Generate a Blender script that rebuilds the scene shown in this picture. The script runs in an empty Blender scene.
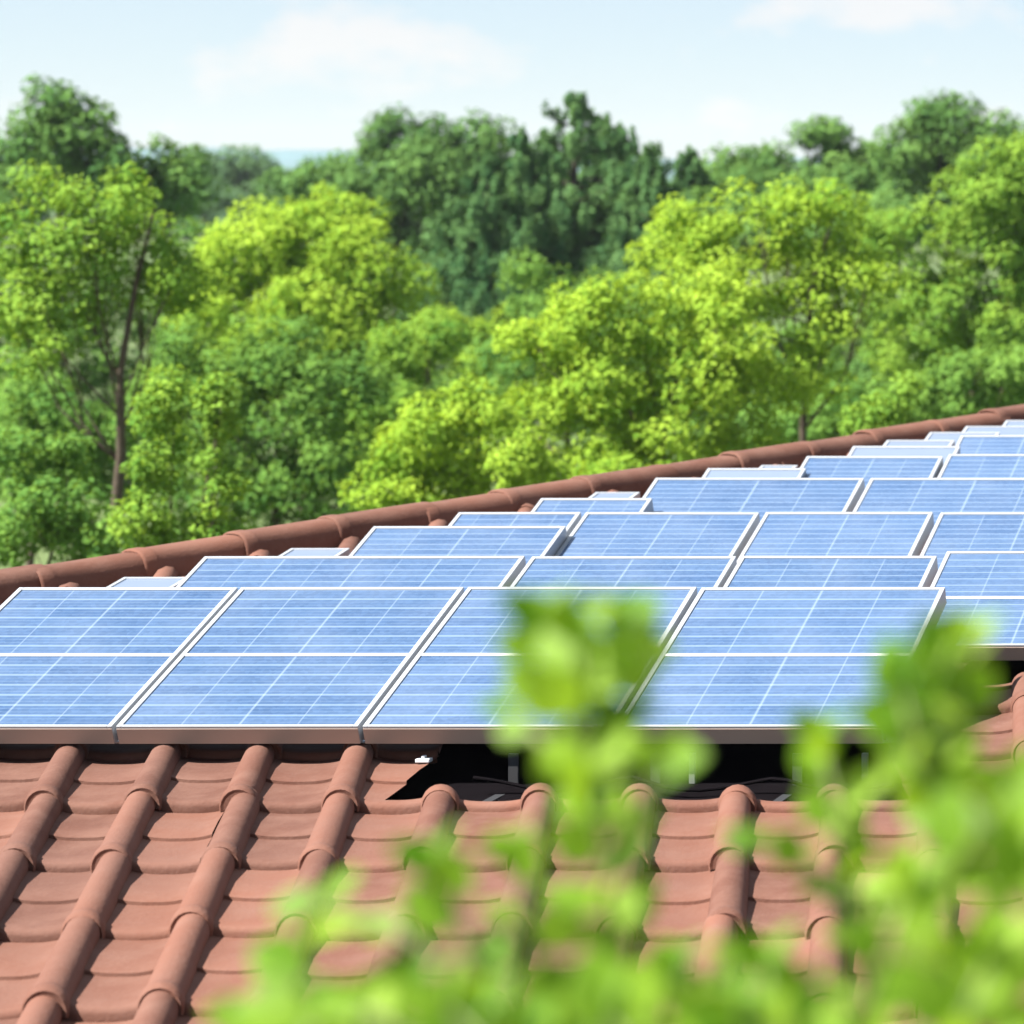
import bpy, bmesh, math, random
import numpy as np
from mathutils import Vector, Matrix

C = bpy.context.scene.collection
S = bpy.context.scene
R = math.radians

# ------------------------------------------------------------------ camera, light, exposure
F = 3000.0            # focal length in pixels of the 1024 px frame
CX, CY = 1685.0, 170.0    # principal point (lens shift): horizon at y = 170
cam_d = bpy.data.cameras.new('camera')
cam = bpy.data.objects.new('camera', cam_d)
C.objects.link(cam)
S.camera = cam
cam.location = (0, 0, 0)
cam.rotation_euler = (R(90), 0, 0)
cam_d.sensor_width = 36.0
cam_d.lens = F / 1024 * 36.0
cam_d.shift_x = -(CX - 512) / 1024
cam_d.shift_y = -(512 - CY) / 1024
cam_d.clip_start = 0.1
cam_d.clip_end = 8000
cam_d.dof.use_dof = True
cam_d.dof.focus_distance = 13.2
cam_d.dof.aperture_fstop = (cam_d.lens / 1000) / 0.034

SUN_TO = Vector((-0.56, -0.32, 0.77)).normalized()     # direction towards the sun
sun_d = bpy.data.lights.new('sun', 'SUN')
sun_d.energy = 5.0
sun_d.angle = R(0.5)
sun_d.color = (1.0, 0.96, 0.89)
sun = bpy.data.objects.new('sun', sun_d)
C.objects.link(sun)
sun.rotation_euler = (-SUN_TO).to_track_quat('-Z', 'Y').to_euler()
sun.location = (-20, 0, 40)

W = bpy.data.worlds.new('World')
S.world = W
W.use_nodes = True
wt = W.node_tree
for n in list(wt.nodes):
    wt.nodes.remove(n)
wo = wt.nodes.new('ShaderNodeOutputWorld')
wb = wt.nodes.new('ShaderNodeBackground')
sky = wt.nodes.new('ShaderNodeTexSky')
sky.sky_type = 'NISHITA'
sky.sun_disc = False
sky.sun_elevation = math.asin(SUN_TO.z)
sky.sun_rotation = math.atan2(SUN_TO.x, SUN_TO.y)
sky.air_density = 0.75
sky.dust_density = 0.15
sky.ozone_density = 3.0
sky.altitude = 100
wb.inputs['Strength'].default_value = 0.05
# thin cumulus and veil, laid out by direction
tc = wt.nodes.new('ShaderNodeTexCoord')
mp = wt.nodes.new('ShaderNodeMapping')
mp.inputs['Scale'].default_value = (14.0, 14.0, 30.0)
mp.inputs['Location'].default_value = (2.95, 1.13, 1.30)
nz = wt.nodes.new('ShaderNodeTexNoise')
nz.inputs['Scale'].default_value = 1.25
nz.inputs['Detail'].default_value = 7
nz.inputs['Roughness'].default_value = 0.55
cr = wt.nodes.new('ShaderNodeValToRGB')
cr.color_ramp.elements[0].position = 0.545
cr.color_ramp.elements[0].color = (0, 0, 0, 1)
cr.color_ramp.elements[1].position = 0.66
cr.color_ramp.elements[1].color = (1, 1, 1, 1)
cm = wt.nodes.new('ShaderNodeMath'); cm.operation = 'MULTIPLY'
cm.inputs[1].default_value = 0.55
mixc = wt.nodes.new('ShaderNodeMix'); mixc.data_type = 'RGBA'
mixc.inputs[7].default_value = (6.9, 6.3, 6.0, 1)
wt.links.new(tc.outputs['Generated'], mp.inputs['Vector'])
wt.links.new(mp.outputs['Vector'], nz.inputs['Vector'])
wt.links.new(nz.outputs['Fac'], cr.inputs['Fac'])
wt.links.new(cr.outputs['Color'], cm.inputs[0])
wt.links.new(cm.outputs[0], mixc.inputs[0])
tint = wt.nodes.new('ShaderNodeMix'); tint.data_type = 'RGBA'; tint.blend_type = 'MULTIPLY'
tint.inputs[0].default_value = 1.0; tint.inputs[7].default_value = (0.96, 0.92, 0.92, 1)
wt.links.new(sky.outputs['Color'], tint.inputs[6])
veil = wt.nodes.new('ShaderNodeMix'); veil.data_type = 'RGBA'      # high thin cirrus veil
veil.inputs[0].default_value = 0.5; veil.inputs[7].default_value = (5.07, 5.85, 6.30, 1)
wt.links.new(tint.outputs[2], veil.inputs[6])
wt.links.new(veil.outputs[2], mixc.inputs[6])
wt.links.new(mixc.outputs[2], wb.inputs['Color'])
wt.links.new(wb.outputs['Background'], wo.inputs['Surface'])

S.view_settings.view_transform = 'Standard'
S.view_settings.look = 'None'
S.view_settings.exposure = 1.62
S.view_settings.gamma = 1.0
S.view_settings.use_curve_mapping = False
S.cycles.use_denoising = True
S.cycles.max_bounces = 8
S.cycles.transparent_max_bounces = 6
S.cycles.volume_bounces = 0

# ------------------------------------------------------------------ helpers
def P(px, py, Y):
    """world point whose picture position is px, py at distance Y"""
    return Vector(((px - CX) / F * Y, Y, -(py - CY) / F * Y))

def tag(o, label=None, cat=None, group=None, kind=None):
    if label: o['label'] = label
    if cat: o['category'] = cat
    if group: o['group'] = group
    if kind: o['kind'] = kind
    return o

def empty(name, loc, label, cat, group=None):
    o = bpy.data.objects.new(name, None)
    C.objects.link(o)
    o.location = loc
    o.empty_display_size = 0.2
    return tag(o, label, cat, group)

def link_mesh(name, me, mats, parent=None, loc=None, smooth=False):
    for m in (mats if isinstance(mats, (list, tuple)) else [mats]):
        me.materials.append(m)
    if smooth:
        me.polygons.foreach_set('use_smooth', np.ones(len(me.polygons), dtype=bool))
    o = bpy.data.objects.new(name, me)
    C.objects.link(o)
    if parent: o.parent = parent
    if loc is not None: o.location = loc
    return o

def np_mesh(name, V, Q):
    """mesh of quads from arrays"""
    me = bpy.data.meshes.new(name)
    V = np.asarray(V, dtype=np.float32); Q = np.asarray(Q, dtype=np.int32)
    me.vertices.add(len(V)); me.vertices.foreach_set('co', V.ravel())
    n = Q.shape[1]
    me.loops.add(Q.size); me.loops.foreach_set('vertex_index', Q.ravel())
    me.polygons.add(len(Q))
    me.polygons.foreach_set('loop_start', np.arange(0, Q.size, n, dtype=np.int32))
    me.polygons.foreach_set('loop_total', np.full(len(Q), n, dtype=np.int32))
    me.update(calc_edges=True)
    return me

class MB:
    def __init__(self): self.v = []; self.f = []
    def box(self, x0, x1, y0, y1, z0, z1, M=None):
        b = len(self.v)
        for x in (x0, x1):
            for y in (y0, y1):
                for z in (z0, z1):
                    p = Vector((x, y, z)); self.v.append(M @ p if M else p)
        for q in ((0,1,3,2),(4,6,7,5),(0,4,5,1),(2,3,7,6),(0,2,6,4),(1,5,7,3)):
            self.f.append([b+i for i in q])
    def tube(self, pts, rads, n=8, cap=True):
        pts = [Vector(p) for p in pts]; b = len(self.v); k = len(pts)
        for i, p in enumerate(pts):
            d = (pts[min(i+1, k-1)] - pts[max(i-1, 0)]).normalized()
            a = d.cross(Vector((0.3, 1, 0.1))).normalized(); c = d.cross(a)
            for j in range(n):
                t = 2*math.pi*j/n
                self.v.append(p + (a*math.cos(t) + c*math.sin(t))*rads[i])
        for i in range(k-1):
            for j in range(n):
                self.f.append([b+i*n+j, b+i*n+(j+1)%n, b+(i+1)*n+(j+1)%n, b+(i+1)*n+j])
        if cap:
            self.f.append([b+j for j in range(n)][::-1]); self.f.append([b+(k-1)*n+j for j in range(n)])
    def mesh(self, name, bevel=0.0):
        me = bpy.data.meshes.new(name)
        me.from_pydata([tuple(p) for p in self.v], [], self.f)
        if bevel or True:
            bm = bmesh.new(); bm.from_mesh(me)
            bmesh.ops.recalc_face_normals(bm, faces=bm.faces)
            if bevel:
                bmesh.ops.bevel(bm, geom=[e for e in bm.edges], offset=bevel, segments=2, affect='EDGES', profile=0.6)
            bm.to_mesh(me); bm.free()
        return me

# ------------------------------------------------------------------ materials
def mat(name):
    m = bpy.data.materials.new(name); m.use_nodes = True
    nt = m.node_tree
    for n in list(nt.nodes): nt.nodes.remove(n)
    out = nt.nodes.new('ShaderNodeOutputMaterial')
    return m, nt, out

def N(nt, t, **kw):
    n = nt.nodes.new(t)
    for k, v in kw.items(): setattr(n, k, v)
    return n

def math_node(nt, op, a, b=None, clamp=False):
    n = N(nt, 'ShaderNodeMath', operation=op); n.use_clamp = clamp
    for i, x in enumerate((a, b)):
        if x is None: continue
        if isinstance(x, (int, float)): n.inputs[i].default_value = x
        else: nt.links.new(x, n.inputs[i])
    return n.outputs[0]

def mix_col(nt, fac, a, b, blend='MIX'):
    n = N(nt, 'ShaderNodeMix', data_type='RGBA', blend_type=blend)
    for i, x in ((0, fac), (6, a), (7, b)):
        if isinstance(x, (int, float)): n.inputs[i].default_value = x
        elif isinstance(x, tuple): n.inputs[i].default_value = x + (1,) if len(x) == 3 else x
        else: nt.links.new(x, n.inputs[i])
    return n.outputs[2]

def plain(name, col, rough=0.5, metal=0.0, noise=0.12, scale=6.0, bump=0.0):
    m, nt, out = mat(name)
    p = N(nt, 'ShaderNodeBsdfPrincipled')
    tcn = N(nt, 'ShaderNodeTexCoord')
    nz = N(nt, 'ShaderNodeTexNoise'); nz.inputs['Scale'].default_value = scale; nz.inputs['Detail'].default_value = 5
    nt.links.new(tcn.outputs['Object'], nz.inputs['Vector'])
    dark = tuple(c*(1-noise*1.6) for c in col); lite = tuple(min(1, c*(1+noise)) for c in col)
    c = mix_col(nt, nz.outputs['Fac'], dark, lite)
    nt.links.new(c, p.inputs['Base Color'])
    p.inputs['Roughness'].default_value = rough; p.inputs['Metallic'].default_value = metal
    if bump:
        b = N(nt, 'ShaderNodeBump'); b.inputs['Strength'].default_value = bump; b.inputs['Distance'].default_value = 0.02
        nt.links.new(nz.outputs['Fac'], b.inputs['Height']); nt.links.new(b.outputs['Normal'], p.inputs['Normal'])
    nt.links.new(p.outputs[0], out.inputs['Surface'])
    return m

def tile_material():
    m, nt, out = mat('terracotta')
    p = N(nt, 'ShaderNodeBsdfPrincipled')
    tcn = N(nt, 'ShaderNodeTexCoord')
    at = N(nt, 'ShaderNodeAttribute'); at.attribute_name = 'tile_tint'
    n1 = N(nt, 'ShaderNodeTexNoise'); n1.inputs['Scale'].default_value = 5.0; n1.inputs['Detail'].default_value = 8; n1.inputs['Roughness'].default_value = 0.65
    n2 = N(nt, 'ShaderNodeTexNoise'); n2.inputs['Scale'].default_value = 60.0; n2.inputs['Detail'].default_value = 4
    n3 = N(nt, 'ShaderNodeTexNoise'); n3.inputs['Scale'].default_value = 0.9; n3.inputs['Detail'].default_value = 4
    for n in (n1, n2, n3): nt.links.new(tcn.outputs['Object'], n.inputs['Vector'])
    c = mix_col(nt, at.outputs['Fac'], (0.100, 0.043, 0.030), (0.172, 0.074, 0.050))
    r1 = N(nt, 'ShaderNodeMapRange'); r1.inputs[1].default_value = 0.40; r1.inputs[2].default_value = 0.75
    nt.links.new(n1.outputs['Fac'], r1.inputs[0])
    c = mix_col(nt, math_node(nt, 'MULTIPLY', r1.outputs[0], 0.7), c, (0.180, 0.096, 0.072))
    r3 = N(nt, 'ShaderNodeMapRange'); r3.inputs[1].default_value = 0.45; r3.inputs[2].default_value = 0.7
    nt.links.new(n3.outputs['Fac'], r3.inputs[0])
    c = mix_col(nt, math_node(nt, 'MULTIPLY', r3.outputs[0], 0.6), c, (0.135, 0.068, 0.052))
    r2 = N(nt, 'ShaderNodeMapRange'); r2.inputs[1].default_value = 0.55; r2.inputs[2].default_value = 0.75
    nt.links.new(n2.outputs['Fac'], r2.inputs[0])
    c = mix_col(nt, math_node(nt, 'MULTIPLY', r2.outputs[0], 0.22), c, (0.20, 0.10, 0.08))
    nt.links.new(c, p.inputs['Base Color'])
    p.inputs['Roughness'].default_value = 0.85
    p.inputs['Specular IOR Level'].default_value = 0.2
    b = N(nt, 'ShaderNodeBump'); b.inputs['Strength'].default_value = 0.25; b.inputs['Distance'].default_value = 0.01
    nt.links.new(n2.outputs['Fac'], b.inputs['Height']); nt.links.new(b.outputs['Normal'], p.inputs['Normal'])
    nt.links.new(p.outputs[0], out.inputs['Surface'])
    return m

def cell_material():
    """blue polycrystalline cells under glass; UV in cell units (u columns, v rows), line widths in UV"""
    m, nt, out = mat('solar_cells')
    p = N(nt, 'ShaderNodeBsdfPrincipled')
    uv = N(nt, 'ShaderNodeUVMap'); uv.uv_map = 'cells'
    sp = N(nt, 'ShaderNodeSeparateXYZ'); nt.links.new(uv.outputs[0], sp.inputs[0])
    def line(x, half):
        d = math_node(nt, 'ABSOLUTE', math_node(nt, 'SUBTRACT', math_node(nt, 'FRACT', math_node(nt, 'ADD', x, 0.5)), 0.5))
        a = N(nt, 'ShaderNodeMapRange'); a.inputs[1].default_value = half; a.inputs[2].default_value = half*1.5
        a.inputs[3].default_value = 1; a.inputs[4].default_value = 0
        nt.links.new(d, a.inputs[0]); return a.outputs[0]
    lu = line(sp.outputs[0], 0.011)            # column gaps
    lc = line(math_node(nt, 'MULTIPLY', sp.outputs[0], 0.5), 0.011)   # every second column gap is wider
    lv = line(sp.outputs[1], 0.07)            # row gaps
    lf = line(math_node(nt, 'MULTIPLY', sp.outputs[1], 3.0), 0.06)     # fine busbars
    tcn = N(nt, 'ShaderNodeTexCoord')
    vo = N(nt, 'ShaderNodeTexVoronoi'); vo.inputs['Scale'].default_value = 55
    nt.links.new(tcn.outputs['Object'], vo.inputs['Vector'])
    oi = N(nt, 'ShaderNodeObjectInfo')
    flo = N(nt, 'ShaderNodeVectorMath', operation='FLOOR'); nt.links.new(uv.outputs[0], flo.inputs[0])
    wn = N(nt, 'ShaderNodeTexWhiteNoise'); wn.noise_dimensions = '4D'
    nt.links.new(flo.outputs[0], wn.inputs['Vector']); nt.links.new(oi.outputs['Random'], wn.inputs['W'])
    c = mix_col(nt, wn.outputs['Value'], CELL_A, CELL_B)
    sx = N(nt, 'ShaderNodeSeparateColor'); nt.links.new(vo.outputs['Color'], sx.inputs[0])
    c = mix_col(nt, math_node(nt, 'MULTIPLY', sx.outputs[0], 0.22), c, (0.10, 0.18, 0.34))
    c = mix_col(nt, math_node(nt, 'MULTIPLY', oi.outputs['Random'], 0.18), c, (0.13, 0.20, 0.34))
    c = mix_col(nt, math_node(nt, 'MULTIPLY', lf, 0.16), c, (0.25, 0.31, 0.40))
    c = mix_col(nt, math_node(nt, 'MULTIPLY', lv, 0.36), c, (0.24, 0.32, 0.46))
    c = mix_col(nt, math_node(nt, 'MULTIPLY', lu, 0.26), c, (0.28, 0.36, 0.48))
    c = mix_col(nt, math_node(nt, 'MULTIPLY', lc, 0.12), c, (0.34, 0.42, 0.54))
    # pale dust film, patchy
    dn = N(nt, 'ShaderNodeTexNoise'); dn.inputs['Scale'].default_value = 2.3; dn.inputs['Detail'].default_value = 6
    nt.links.new(tcn.outputs['Object'], dn.inputs['Vector'])
    dr = N(nt, 'ShaderNodeMapRange'); dr.inputs[1].default_value = 0.4; dr.inputs[2].default_value = 0.75
    nt.links.new(dn.outputs['Fac'], dr.inputs[0])
    c = mix_col(nt, math_node(nt, 'MULTIPLY', dr.outputs[0], 0.16), c, (0.24, 0.28, 0.36))
    nt.links.new(c, p.inputs['Base Color'])
    p.inputs['Roughness'].default_value = 0.22
    p.inputs['IOR'].default_value = 1.5
    nt.links.new(p.outputs[0], out.inputs['Surface'])
    return m
CELL_A = (0.030, 0.067, 0.148); CELL_B = (0.052, 0.096, 0.184)

def leaf_material(name, a, b, trans=0.38, gloss=0.0, tcol=None):
    m, nt, out = mat(name)
    at = N(nt, 'ShaderNodeAttribute'); at.attribute_name = 'leaf_tint'
    c = mix_col(nt, at.outputs['Fac'], a, b)
    d = N(nt, 'ShaderNodeBsdfDiffuse'); nt.links.new(c, d.inputs['Color'])
    t = N(nt, 'ShaderNodeBsdfTranslucent')
    c2 = mix_col(nt, 0.5, c, tcol or tuple(min(1, x*y) for x, y in zip(b, (1.7, 1.5, 0.7))))
    nt.links.new(c2, t.inputs['Color'])
    mx = N(nt, 'ShaderNodeMixShader'); mx.inputs[0].default_value = trans
    nt.links.new(d.outputs[0], mx.inputs[1]); nt.links.new(t.outputs[0], mx.inputs[2])
    g = N(nt, 'ShaderNodeBsdfGlossy'); g.inputs['Roughness'].default_value = 0.5; g.inputs['Color'].default_value = (1, 1, 1, 1)
    m2 = N(nt, 'ShaderNodeMixShader')
    fr = N(nt, 'ShaderNodeFresnel'); fr.inputs['IOR'].default_value = 1.35
    nt.links.new(math_node(nt, 'MULTIPLY', fr.outputs[0], gloss), m2.inputs[0])
    nt.links.new(mx.outputs[0], m2.inputs[1]); nt.links.new(g.outputs[0], m2.inputs[2])
    nt.links.new(m2.outputs[0], out.inputs['Surface'])
    return m

M_tile = tile_material()
M_cell = cell_material()
M_alu = plain('pale_aluminium', (0.33, 0.35, 0.38), 0.42, 0.1, 0.04, 9)
M_side = plain('brushed_aluminium', (0.52, 0.54, 0.58), 0.38, 0.6, 0.06, 14)
M_front_shade = plain('brown_front_shade', (0.34, 0.255, 0.215), 0.45, 0.1, 0.07, 5)  # shade and roof reflection on the frame front, put into a brown colour
M_leg = plain('weathered_steel', (0.16, 0.16, 0.17), 0.55, 0.2, 0.2, 9)
M_hook = plain('dark_steel', (0.03, 0.03, 0.033), 0.6, 0.2, 0.1, 9)
M_pale = plain('pale_sheen_glass', (0.15, 0.19, 0.27), 0.25, 0, 0.05, 6)  # grazing reflection on the low panels, put into the base colour
M_bar = plain('white_bar', (0.62, 0.63, 0.65), 0.5, 0, 0.03, 9)
M_shade_cable = plain('shade_cable_black', (0.006, 0.005, 0.006), 0.95, 0, 0.2, 8)  # near-black for the painted shade below the panels, also the cable
[n for n in M_shade_cable.node_tree.nodes if n.type == 'BSDF_PRINCIPLED'][0].inputs['Specular IOR Level'].default_value = 0.0
M_wall = plain('cream_render', (0.62, 0.56, 0.47), 0.85, 0, 0.08, 3, 0.2)
M_wood = plain('brown_fascia', (0.16, 0.09, 0.06), 0.6, 0, 0.2, 12)
M_bark = plain('bark', (0.075, 0.052, 0.035), 0.9, 0, 0.35, 9, 0.6)
M_barkdark = plain('dark_bark', (0.055, 0.04, 0.03), 0.9, 0, 0.3, 9, 0.6)
M_stem = plain('green_stem', (0.16, 0.20, 0.05), 0.6, 0, 0.2, 20)
M_window = plain('window_glass', (0.02, 0.025, 0.03), 0.08, 0, 0.05, 3)

# ------------------------------------------------------------------ ground and far land
GZ = -8.0
def ground_material():
    m, nt, out = mat('meadow')
    p = N(nt, 'ShaderNodeBsdfPrincipled'); tcn = N(nt, 'ShaderNodeTexCoord')
    n1 = N(nt, 'ShaderNodeTexNoise'); n1.inputs['Scale'].default_value = 0.05; n1.inputs['Detail'].default_value = 8
    n2 = N(nt, 'ShaderNodeTexNoise'); n2.inputs['Scale'].default_value = 2.5; n2.inputs['Detail'].default_value = 6
    for n in (n1, n2): nt.links.new(tcn.outputs['Object'], n.inputs['Vector'])
    c = mix_col(nt, n1.outputs['Fac'], (0.045, 0.09, 0.02), (0.13, 0.17, 0.045))
    c = mix_col(nt, math_node(nt, 'MULTIPLY', n2.outputs['Fac'], 0.5), c, (0.04, 0.07, 0.018))
    nt.links.new(c, p.inputs['Base Color']); p.inputs['Roughness'].default_value = 0.95
    b = N(nt, 'ShaderNodeBump'); b.inputs['Strength'].default_value = 0.8; b.inputs['Distance'].default_value = 0.1
    nt.links.new(n2.outputs['Fac'], b.inputs['Height']); nt.links.new(b.outputs['Normal'], p.inputs['Normal'])
    nt.links.new(p.outputs[0], out.inputs['Surface'])
    return m
nx = 60
xs = np.sinh(np.linspace(-4.2, 4.2, nx)) * 90; ys = np.sinh(np.linspace(-1.6, 4.3, nx)) * 75
gv = [(x, y, GZ + 0.12*math.sin(x*0.13)*math.cos(y*0.09)) for y in ys for x in xs]
gq = [(j*nx+i, j*nx+i+1, (j+1)*nx+i+1, (j+1)*nx+i) for j in range(nx-1) for i in range(nx-1)]
tag(link_mesh('ground', np_mesh('ground', gv, gq), ground_material(), smooth=True), kind='structure')

M_hill = plain('hill_woods_haze', (0.09, 0.17, 0.19), 0.95, 0, 0.3, 0.02)  # distance haze over the woods is put into this bluish colour
hv, hq = [], []
rows_h = 10; cols_h = 160
rnd = random.Random(5)
for j in range(rows_h):
    for i in range(cols_h):
        x = -1500 + 2400*i/(cols_h-1)
        crest = 9 + 4*math.sin(x*0.006+1) + 2*math.sin(x*0.021) + 1.2*math.sin(x*0.07) + rnd.random()*1.2
        t = j/(rows_h-1)
        y = 1500 + 500*t
        hv.append((x, y, GZ - 1 + (crest+7)*math.sin(math.pi*t)))
for j in range(rows_h-1):
    for i in range(cols_h-1):
        hq.append((j*cols_h+i, j*cols_h+i+1, (j+1)*cols_h+i+1, (j+1)*cols_h+i))
tag(link_mesh('hills', np_mesh('hills', hv, hq), M_hill, smooth=True), kind='structure')

# ------------------------------------------------------------------ the house and its tiled roof
SL = 0.07                                    # rise of the roof per metre of depth
Y0, Z0 = 12.6, -(766 - CY) / F * 12.6
KROOF = (766 - (CY - SL*F)) * Y0
def roof_z(Y): return Z0 + SL*(Y - Y0)
def on_roof(px, py):                         # roof plane point seen at px, py
    return P(px, py, KROOF / (py - (CY - SL*F)))
HA, HB = on_roof(0, 603), on_roof(1024, 428)  # the hip line
hd = (HB - HA); hd2 = Vector((hd.x, hd.y, 0)).normalized()
hn = Vector((-hd2.y, hd2.x, 0))               # points away over the far face
def hip_at_y(Y):
    t = (Y - HA.y)/(HB.y - HA.y); return HA + hd*t
Y_EAVE, Y_TOP, X_END = 8.5, 26.0, 4.0

house = empty('tiled_house', (-5, 15, GZ), 'house under a low brown-red clay tile roof carrying rows of solar panels', 'house')
HL = Vector(house.location)

def roof_tiles():
    """pan and roll tiles laid in courses; one sheet"""
    col_w, crs, shear = 0.394, 0.78, -0.364
    roll_x0 = -5.742; lip0 = 11.98
    def xr(k, Y): return roll_x0 + k*col_w + (shear + 0.016*max(-3, min(8, k)))*(Y - 11.93)   # roll axes fan out slightly
    r = random.Random(3)
    V, Q, T = [], [], []
    def grid(pts, tint):
        b = len(V); nj = len(pts); ni = len(pts[0])
        for row in pts: V.extend(row)
        for j in range(nj-1):
            for i in range(ni-1):
                Q.append((b+j*ni+i, b+j*ni+i+1, b+(j+1)*ni+i+1, b+(j+1)*ni+i)); T.append(tint)
    for j in range(-5, 19):
        ylip = lip0 + j*crs
        fine = ylip < 14.5
        for k in range(-32, 34):
            xc = xr(k, ylip)
            if xc < hip_at_y(ylip).x - 1.6 or xc > X_END + 0.6: continue
            jx, jy, jz = r.uniform(-.007,.007), r.uniform(-.018,.018), r.uniform(-.006,.006)
            tint = min(1.25, max(-0.25, r.gauss(0.45, 0.36)))
            def W3(u, s, h):                 # u across from roll centre, s metres up from the lip, h height
                Y = ylip + jy + s
                return (xr(k, ylip + s) + jx + u*(xr(k+1, ylip + s) - xr(k, ylip + s))/col_w, Y, roof_z(Y) + h + jz)
            def W4(u, s, h):
                Y = ylip + jy + s
                return (xr(k, ylip + s) + jx + u, Y, roof_z(Y) + h + jz)
            # pan: lip thickness, nose rounding, mid step, back end under the next course
            prof = [(0.0, -0.035), (-0.004, 0.000), (0.002, 0.016), (0.016, 0.021), (0.10, 0.014), (0.362, -0.002), (0.363, 0.010), (0.368, 0.013), (0.55, 0.006), (crs+0.06, -0.022)]
            nu = 11 if fine else 6
            us = [0.055 + (col_w-0.11)*i/(nu-1) for i in range(nu)]
            pan = []
            for s, h in prof:
                row = []
                for u in us:
                    w = (u-0.055)/(col_w-0.11)*2-1
                    row.append(W3(u, s - 0.007*(1-w*w), h + 0.014*w**2*abs(w) - 0.003))
                pan.append(row)
            grid(pan, tint)
            # roll: tapered barrel with a collar at the lower end
            tint2 = min(1, max(0, tint + r.uniform(-.2, .2)))
            sec = [(-0.03, 0.060), (-0.034, 0.072), (-0.028, 0.078), (0.0, 0.080), (0.028, 0.079), (0.036, 0.074), (0.06, 0.072), (0.4, 0.069), (crs+0.03, 0.063)]
            na = 13 if fine else 7
            roll = []
            for s, rad in sec:
                roll.append([W4(-rad*0.98*math.cos(math.pi*(a/(na-1)*1.16-0.08)), s, 0.012 + rad*0.98*math.sin(math.pi*(a/(na-1)*1.16-0.08))) for a in range(na)])
            grid(roll, tint2)
            # closing face of the roll's lower end
            b = len(V); ring = roll[0]
            V.extend(ring); V.append(W4(0, -0.028, 0.0))
            for a in range(na-1):
                Q.append((b+a, b+a+1, b+na, b+na)); T.append(tint2*0.6)
    me = bpy.data.meshes.new('roof_tiles')
    me.from_pydata(V, [], [q if q[2] != q[3] else q[:3] for q in Q])
    at = me.attributes.new('tile_tint', 'FLOAT', 'FACE'); at.data.foreach_set('value', np.array(T, dtype=np.float32))
    bm = bmesh.new(); bm.from_mesh(me)
    def cut(co, no, clear=False):
        bmesh.ops.bisect_plane(bm, geom=bm.verts[:]+bm.edges[:]+bm.faces[:], plane_co=co, plane_no=no, clear_outer=clear, dist=1e-5)
    cut(HA + hn*0.04, hn, True)                                   # trimmed along the hip
    cut(Vector((X_END, 0, 0)), Vector((1, 0, 0)), True)
    cut(Vector((0, Y_TOP, 0)), Vector((0, 1, 0)), True)
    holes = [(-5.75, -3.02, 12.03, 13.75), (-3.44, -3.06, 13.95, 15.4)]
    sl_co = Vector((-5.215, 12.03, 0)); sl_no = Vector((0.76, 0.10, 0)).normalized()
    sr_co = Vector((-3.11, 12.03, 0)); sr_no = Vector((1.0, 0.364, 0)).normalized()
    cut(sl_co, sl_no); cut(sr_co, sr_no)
    for x0, x1, y0, y1 in holes:                                   # openings cut so the black sheet can stand in for shade below the panels
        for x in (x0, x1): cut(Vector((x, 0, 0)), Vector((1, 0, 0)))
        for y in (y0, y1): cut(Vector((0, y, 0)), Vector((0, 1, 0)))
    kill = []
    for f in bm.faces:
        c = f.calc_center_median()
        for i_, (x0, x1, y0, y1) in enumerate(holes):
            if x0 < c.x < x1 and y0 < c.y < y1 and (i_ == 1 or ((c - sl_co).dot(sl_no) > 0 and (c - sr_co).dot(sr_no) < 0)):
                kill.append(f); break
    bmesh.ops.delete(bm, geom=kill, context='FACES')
    bmesh.ops.recalc_face_normals(bm, faces=bm.faces)
    for v in bm.verts: v.co -= HL
    bm.to_mesh(me); bm.free()
    return me
me = roof_tiles()
roof = link_mesh('roof', me, M_tile, house, smooth=True)
bpy.context.view_layer.objects.active = roof
me.set_sharp_from_angle(angle=R(50)) if hasattr(me, 'set_sharp_from_angle') else None

# near-black sheet painting the panels' shade, seen through openings cut in the tiles
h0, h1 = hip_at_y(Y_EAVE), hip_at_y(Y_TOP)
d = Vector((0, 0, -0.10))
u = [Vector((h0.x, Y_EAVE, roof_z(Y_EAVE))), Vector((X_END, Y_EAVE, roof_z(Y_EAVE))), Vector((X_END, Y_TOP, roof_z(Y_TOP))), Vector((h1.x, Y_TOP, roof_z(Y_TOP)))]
um = bpy.data.meshes.new('shade_sheet')
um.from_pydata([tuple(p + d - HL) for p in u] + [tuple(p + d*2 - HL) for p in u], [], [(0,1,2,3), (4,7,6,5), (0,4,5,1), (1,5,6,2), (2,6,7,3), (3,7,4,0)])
link_mesh('shade_sheet', um, M_shade_cable, house)

# the face beyond the hip, falling away to the far eave
far = []
for (p, k) in ((h0, 0), (h1, 0)):
    far.append(p)
fl = 6.5
q = [h0, h1, h1 + hn*fl - Vector((0, 0, fl*0.58)), h0 + hn*fl - Vector((0, 0, fl*0.58))]
fm = bpy.data.meshes.new('far_slope')
nn = 44; V = []; Q = []
for i in range(nn*6+1):
    t = i/(nn*6)
    a = q[0].lerp(q[1], t); b = q[3].lerp(q[2], t)
    h = 0.05*max(0, math.cos(2*math.pi*(i % 6)/6))
    V += [a + Vector((0, 0, h-0.06)) - HL, b + Vector((0, 0, h-0.06)) - HL]
    if i: Q.append((2*i-2, 2*i-1, 2*i+1, 2*i))
fm.from_pydata([tuple(p) for p in V], [], Q)
link_mesh('far_slope', fm, M_tile, house, smooth=True)
bk = bpy.data.meshes.new('rear_slope')
bk.from_pydata([tuple(p - HL) for p in (h1 - Vector((0,0,.02)), Vector((X_END, Y_TOP, roof_z(Y_TOP)-.02)), Vector((X_END, Y_TOP+6, roof_z(Y_TOP)-3.4)), h1 + Vector((0, 6, -3.4)))], [], [(0,1,2,3)])
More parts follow.
